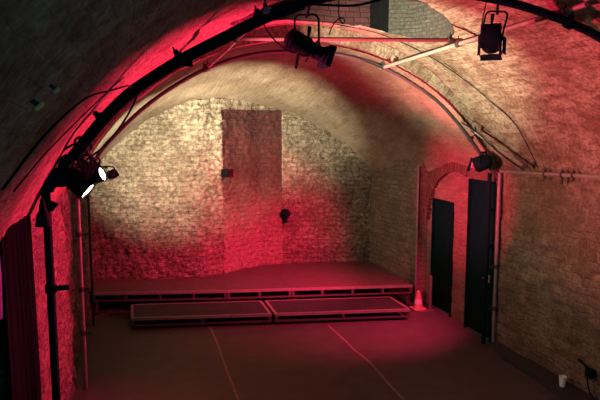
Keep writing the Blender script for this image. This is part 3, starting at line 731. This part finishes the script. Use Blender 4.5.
# small hanging lamp, bell-shaped plug box, clamp lamp
t = thing('hanging_plug', 'black bell-shaped plug hanging on a cable below the left lamps', 'plug', (-0.655, 4.74, 2.67))
bm = bmesh.new(); lathe(bm, [(0.012, 0.15), (0.022, 0.10), (0.028, 0.06), (0.045, 0.03), (0.055, -0.03), (0.060, -0.05), (0.05, -0.055)], Matrix.Translation((-0.635, 4.70, 2.68)), 20); obj('plug_body', bm, M['black'], t)
bm = bmesh.new(); tube(bm, smooth_path([(-0.635, 4.70, 2.82), (-0.63, 4.70, 2.90), (-0.60, 4.74, 2.97), (-0.55, 4.80, 3.02)]), 0.008, 8); obj('cable', bm, M['rubber'], t)
t = thing('hanging_connector', 'small black connector dangling just right of the bell-shaped plug', 'plug', (-0.575, 4.80, 2.76))
bm = bmesh.new(); tube(bm, [(-0.60, 4.78, 2.785), (-0.555, 4.78, 2.75)], lambda q: 0.028 + 0.01 * q, 14); obj('plug_body', bm, M['black'], t)
bm = bmesh.new(); tube(bm, smooth_path([(-0.595, 4.78, 2.79), (-0.63, 4.78, 2.85), (-0.60, 4.78, 2.95), (-0.50, 4.80, 3.05)]), 0.007, 8); obj('cable', bm, M['rubber'], t)
t = thing('clamp_lamp', 'tiny black lamp clamped under the near hoop, upper left', 'stage light', (0.46, 4.80, 3.80))
bm = bmesh.new(); tube(bm, [(0.40, 4.76, 3.835), (0.475, 4.76, 3.85)], lambda q: 0.026 + 0.014 * q, 14); obj('housing', bm, M['black'], t)
bm = bmesh.new(); tube(bm, [(0.42, 4.77, 3.84), (0.46, 4.775, 3.90)], 0.008, 8); obj('bracket', bm, M['black'], t)

# fixing of two pale plates on the dark left vault
t = thing('vault_bracket', 'small pale metal bracket fixed to the dark left side of the vault', 'bracket', (-0.25, 2.13, 3.37))
def vpoint(x, y, off):
    z = VC[1] + math.sqrt(VR ** 2 - (x - VC[0]) ** 2); nrm = Vector((x - VC[0], 0, z - VC[1])).normalized()
    return Vector((x, y, z)) - nrm * off, nrm
for yy, ln, ww in ((2.10, 0.045, 0.012), (2.19, 0.026, 0.015)):
    p, nrm = vpoint(-0.30 + (yy - 2.1) * 0.5, yy, 0.03)
    Mx = frame_z(p, nrm, (0.45, 1, 0.5)); bm = bmesh.new(); box(bm, (0, 0, 0), (ww, ln, 0.012), Mx, 0.002); obj('plate', bm, M['brass'], t)
    bm = bmesh.new(); box(bm, (0, 0, 0.016), (ww * 0.6, ln * 0.4, 0.024), Mx); obj('mount', bm, M['galvdark'], t)

# ================================================================== CABLES
def cable(label, pts, r=0.009, n=6, mat='rubber'):
    o = obj('cable', (lambda b: (tube(b, smooth_path(pts, n), r, 8), b)[1])(bmesh.new()), M[mat], origin=pts[0]); tag(o, label, 'cable'); return o
def vp(x, y, off=0.03): return tuple(vpoint(x, y, off)[0])
cable('black cable looping across the dark left vault to the near hoop', [vp(-0.52, 2.6), vp(-0.40, 2.75), vp(-0.30, 3.0), vp(-0.22, 3.4), vp(-0.15, 3.9, .06), vp(-0.07, 4.4, .09), (0.02, 4.80, 3.64)], 0.006)
cable('thin black cable running down the left vault beside the red-lit band', [vp(-0.55, 3.0), vp(-0.46, 3.3), vp(-0.36, 3.7), vp(-0.27, 4.0), vp(-0.15, 4.25), vp(-0.05, 4.45)], 0.004)
cable('black cable strapped along the underside of the left half of the near hoop', [(-0.46, 4.84, 3.05), (-0.28, 4.76, 3.26), (-0.10, 4.75, 3.46), (0.07, 4.75, 3.61), (0.22, 4.74, 3.715), (0.45, 4.73, 3.86), (0.70, 4.71, 3.985), (1.0, 4.65, 4.14), (1.30, 4.62, 4.27)], 0.015)
cable('thin black cable drooping from the near hoop to the left lamps', [(0.08, 4.78, 3.64), (0.02, 4.80, 3.50), (-0.08, 4.84, 3.34), (-0.20, 4.88, 3.20), (-0.33, 4.90, 3.10)], 0.008)
cable('black cable curling off the near hoop to the left wall, above the plug', [(-0.35, 4.80, 3.24), (-0.45, 4.74, 3.20), (-0.53, 4.72, 3.12), (-0.60, 4.72, 3.03), (-0.63, 4.74, 2.95)], 0.009)
cable('coil of black cable bunched on the foot of the near hoop, above the lit lamps', [(-0.46 + 0.10 * math.cos(q * 0.7) + 0.015 * q * 0.2, 4.76 + 0.015 * math.sin(q), 3.04 + 0.085 * math.sin(q * 0.7)) for q in range(0, 28)], 0.009, 4)
cable('thin cable sagging between the pale left tube and the profile spotlight', [(1.02, 4.78, 4.20), (1.12, 4.80, 4.06), (1.27, 4.83, 3.96), (1.37, 4.85, 3.97), (1.40, 4.85, 4.0)], 0.006)
cable('safety wire hooked above the right of the profile spotlight', [(1.60, 4.80, 4.10), (1.62, 4.78, 4.17), (1.67, 4.76, 4.23), (1.72, 4.76, 4.22), (1.70, 4.76, 4.19), (1.66, 4.74, 4.25), (1.64, 4.68, 4.38)], 0.005)
cable('thin safety wire looping below the barn-door lantern', [(2.93, 4.60, 4.42), (2.93, 4.66, 4.24), (2.945, 4.68, 4.10), (2.94, 4.70, 3.99), (2.985, 4.72, 3.93), (3.05, 4.74, 3.97), (3.08, 4.76, 4.03)], 0.005)
cable('black cable swagged along the hoop at the top of the picture', [(1.35, 4.62, 4.30), (1.55, 4.62, 4.30), (1.75, 4.62, 4.31), (1.95, 4.62, 4.36), (2.15, 4.60, 4.43)], 0.010)
cable('thin dark cable following the vault just in front of the arch tube, right side', [vp(2.6, 7.55, .03), vp(3.2, 7.50, .03), vp(3.8, 7.45, .03), vp(4.3, 7.35, .03), vp(4.7, 7.2, .03), vp(5.0, 7.0, .03), (5.20, 6.8, 2.80)], 0.007)
cable('dark cable drooping from the arch tube to the wall pipe, right side', [(4.62, 7.80, 3.42), (4.78, 7.6, 3.26), (4.92, 7.4, 3.05), (5.05, 7.25, 2.90), (5.20, 7.1, 2.76)], 0.010)
cable('dark cable following the inside of the stage vault past the spotlight', [(1.3, 7.75, 4.22), (1.8, 7.75, 4.33), (2.4, 7.75, 4.36), (2.9, 7.75, 4.30), (3.4, 7.75, 4.13)], 0.008)

# ================================================================== SMALL THINGS
# drape, and a strip coloured as purple light, on the left wall near the camera
def drape(name, label, mat, y0, y1, z0, z1, x, waves, amp):
    bm = bmesh.new(); n = 60; pv = None
    for k in range(n + 1):
        y = y0 + (y1 - y0) * k / n; xx = x + amp * math.sin(waves * 2 * PI * k / n) + amp * 0.4 * math.sin(waves * 4.3 * PI * k / n + 1)
        cur = [bm.verts.new((xx, y, z0)), bm.verts.new((xx + 0.006, y, (z0 + z1) / 2)), bm.verts.new((xx * 0.5 + x * 0.5, y, z1))]
        if pv:
            for q in range(2): bm.faces.new((pv[q], pv[q + 1], cur[q + 1], cur[q]))
        pv = cur
    o = obj(name, bm, mat, origin=(x, (y0 + y1) / 2, z0)); s = o.modifiers.new('thickness', 'SOLIDIFY'); s.thickness = 0.008
    return tag(o, label, 'curtain')
drape('curtain', 'black drape hanging on the left wall nearest the camera', M['drape'], 3.66, 4.74, 0.02, 2.74, -0.735, 7, 0.022)
drape('curtain', 'strip painted as a purple-lit gap at the left edge beside the black drape', M['purple'], 3.20, 3.64, 2.30, 2.72, -0.735, 3, 0.012)  # stands in for purple light, not a real curtain

# cone and L-shaped upright at the stage corner
t = thing('traffic_cone', 'small cone standing at the right corner of the stage', 'cone', (5.06, 9.84, 0))
bm = bmesh.new(); box(bm, (5.03, 9.80, 0.014), (0.24, 0.24, 0.028), bev=0.008); obj('cone_base', bm, M['cone'], t)
bm = bmesh.new(); lathe(bm, [(0.085, 0.028), (0.072, 0.12), (0.058, 0.22), (0.04, 0.30), (0.030, 0.345), (0.02, 0.35)], Matrix.Translation((5.03, 9.80, 0)), 24); obj('cone_body', bm, M['cone'], t)
bm = bmesh.new(); lathe(bm, [(0.0755, 0.11), (0.0625, 0.20)], Matrix.Translation((5.03, 9.80, 0)), 24, cap=False); obj('reflective_band', bm, M['cone_band'], t)
t = thing('upright_post', 'slim L-shaped post on the floor between the cone and the narrow black door', 'post', (5.20, 9.70, 0))
bm = bmesh.new(); box(bm, (5.235, 9.74, 0.33), (0.05, 0.05, 0.62), bev=0.005); obj('post', bm, M['pole_red'], t)
bm = bmesh.new(); box(bm, (5.10, 9.63, 0.011), (0.32, 0.07, 0.022), bev=0.004); box(bm, (5.235, 9.70, 0.011), (0.07, 0.14, 0.022), bev=0.003); obj('foot', bm, M['pole_red'], t)

# paper cup and socket box by the right wall
t = thing('paper_cup', 'white cup standing at the foot of the right stone wall', 'cup', (5.19, 6.12, 0.075))
Cm = Matrix.Translation((5.19, 6.12, 0.075))
bm = bmesh.new(); lathe(bm, [(0.001, 0.004), (0.034, 0.004), (0.034, 0.0), (0.046, 0.128), (0.044, 0.128), (0.034, 0.02), (0.001, 0.018)], Cm, 24, cap=False); obj('cup_body', bm, M['white'], t)
bm = bmesh.new(); tube(bm, [Cm @ Vector((0.046 * math.cos(2 * PI * k / 24), 0.046 * math.sin(2 * PI * k / 24), 0.129)) for k in range(24)], 0.003, 8, closed=True); obj('rim', bm, M['white'], t)
t = thing('socket_box', 'dark socket box low on the right stone wall near the cup', 'socket', (5.33, 5.78, 0.33))
bm = bmesh.new(); box(bm, (5.30, 5.79, 0.37), (0.07, 0.10, 0.11), bev=0.01); obj('box', bm, M['black'], t)
bm = bmesh.new(); tube(bm, smooth_path([(5.27, 5.79, 0.34), (5.255, 5.77, 0.26), (5.27, 5.74, 0.15), (5.28, 5.70, 0.12), (5.25, 5.64, 0.085)]), 0.008, 8); obj('cable', bm, M['rubber'], t)
bm = bmesh.new(); tube(bm, smooth_path([(5.30, 5.83, 0.42), (5.305, 5.92, 0.44), (5.30, 5.99, 0.47)]), 0.014, 8); obj('conduit', bm, M['rubber'], t)

# round fitting on the back wall, and a hole-like box in the rough stone
t = thing('wall_fitting', 'small round dark fitting on the back wall right of the painted shadow patch', 'wall fitting', (3.17, 12.38, 1.48))
yb = by(3.17)
bm = bmesh.new(); lathe(bm, [(0.095, 0.0), (0.10, 0.05), (0.09, 0.11), (0.05, 0.14), (0.01, 0.145)], frame_z((3.17, yb - 0.0, 1.50), (0, -1, 0)), 20); obj('dome', bm, M['black'], t)
bm = bmesh.new(); box(bm, (3.17, yb - 0.05, 1.37), (0.08, 0.05, 0.14), bev=0.01); obj('bracket', bm, M['black'], t)
t = thing('wall_fitting', 'dark box recessed among rough stones at the left edge of the painted shadow patch', 'wall fitting', (1.78, 11.9, 2.43))
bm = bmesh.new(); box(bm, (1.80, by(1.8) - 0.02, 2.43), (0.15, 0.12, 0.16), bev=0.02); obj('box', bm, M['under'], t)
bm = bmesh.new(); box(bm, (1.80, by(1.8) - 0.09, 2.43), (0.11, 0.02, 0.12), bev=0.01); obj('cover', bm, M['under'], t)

# ================================================================== LIGHT
def spot(name, loc, target, power, col, angle, blend=0.4, size=0.05):
    l = bpy.data.lights.new(name, 'SPOT'); l.energy = power; l.color = col; l.spot_size = math.radians(angle); l.spot_blend = blend; l.shadow_soft_size = size
    o = bpy.data.objects.new(name, l); COL.objects.link(o); o.location = loc
    d = Vector(target) - Vector(loc); o.rotation_euler = d.to_track_quat('-Z', 'Y').to_euler()
    return o
WARM = (1.0, 0.93, 0.70); RED = (1.0, 0.028, 0.13)
spot('warm_back_beam', (-0.20, 8.05, 2.76), (0.70, 12.0, 3.0), 2900, WARM, 60, 1.0, 0.015)
spot('warm_back_wide', (-0.20, 8.05, 2.77), (2.6, 12.0, 3.8), 4200, WARM, 48, 1.0, 0.015)
spot('warm_vault_beam', (-0.17, 4.86, 3.005), (3.6, 7.2, 4.45), 6300, WARM, 42, 1.0, 0.02)
spot('warm_vault_flood', (-0.17, 4.86, 3.005), (5.0, 6.4, 3.3), 520, WARM, 64, 1.0, 0.02)
spot('warm_wall_flood', (-0.30, 4.90, 2.82), (5.3, 6.4, 1.6), 190, WARM, 70, 1.0, 0.05)
spot('warm_side_beam', (-0.19, 8.05, 2.77), (5.1, 11.3, 1.9), 420, WARM, 44, 1.0, 0.015)
spot('red_stage_beam', (4.83, 7.96, 2.72), (2.0, 12.2, 0.85), 3700, RED, 62, 1.0, 0.02)
spot('red_pool_beam', (4.83, 7.96, 2.72), (3.7, 9.5, 0.1), 1250, RED, 80, 1.0, 0.02)
spot('red_graze_beam', (4.80, 8.05, 2.74), (3.4, 8.9, 4.1), 480, RED, 100, 1.0, 0.02)
spot('red_left_beam', (4.91, 7.86, 2.78), (-0.2, 6.0, 4.1), 7600, RED, 104, 1.0, 0.005)
spot('red_arch_beam', (-0.26, 5.35, 2.98), (5.35, 8.75, 2.2), 6500, RED, 25, 1.0, 0.03)
spot('red_vault_beam', (-0.26, 5.34, 3.0), (4.4, 4.8, 4.0), 2300, RED, 74, 1.0, 0.03)

w = bpy.data.worlds.new('teal_fill'); S.world = w; w.use_nodes = True  # added teal fill through the open near end, lifts the blacks
w.node_tree.nodes['Background'].inputs['Color'].default_value = (0.02, 0.55, 0.80, 1)
w.node_tree.nodes['Background'].inputs['Strength'].default_value = 0.80

GROUPS = {'stage_deck': 'decks of the stage', 'step_platform': 'step platforms before the stage', 'flood_light': 'lit flood lamps at the left', 'par_can': 'black can lamps',
          'cable': 'cables of the rig', 'scaffold_tube': 'pale scaffold tubes', 'lighting_hoop': 'curved lighting bars', 'floor_tape': 'tape lines on the floor', 'wall_conduit': 'wall conduits',
          'wall_fitting': 'fittings on the back wall', 'curtain': 'drape and purple light strip on the left wall'}
for o in bpy.data.objects:
    if 'label' in o and o.parent is None:
        g = GROUPS.get(o.name.split('.')[0])
        if g: o['group'] = g

# ================================================================== CAMERA
cam = bpy.data.cameras.new('camera'); co = bpy.data.objects.new('camera', cam); COL.objects.link(co)
cam.sensor_width = 36.0; cam.lens = 36.0; cam.clip_start = 0.05
pitch = math.atan(73 / 600.0); yaw = math.atan(170 / math.hypot(600, 73))
co.location = (0, 0, 3.35)
co.rotation_euler = (PI / 2 - pitch, 0, -yaw)
S.camera = co
S.view_settings.view_transform = 'Standard'; S.view_settings.look = 'None'
S.view_settings.gamma = 1.0; S.view_settings.exposure = 0.0; S.view_settings.use_curve_mapping = False
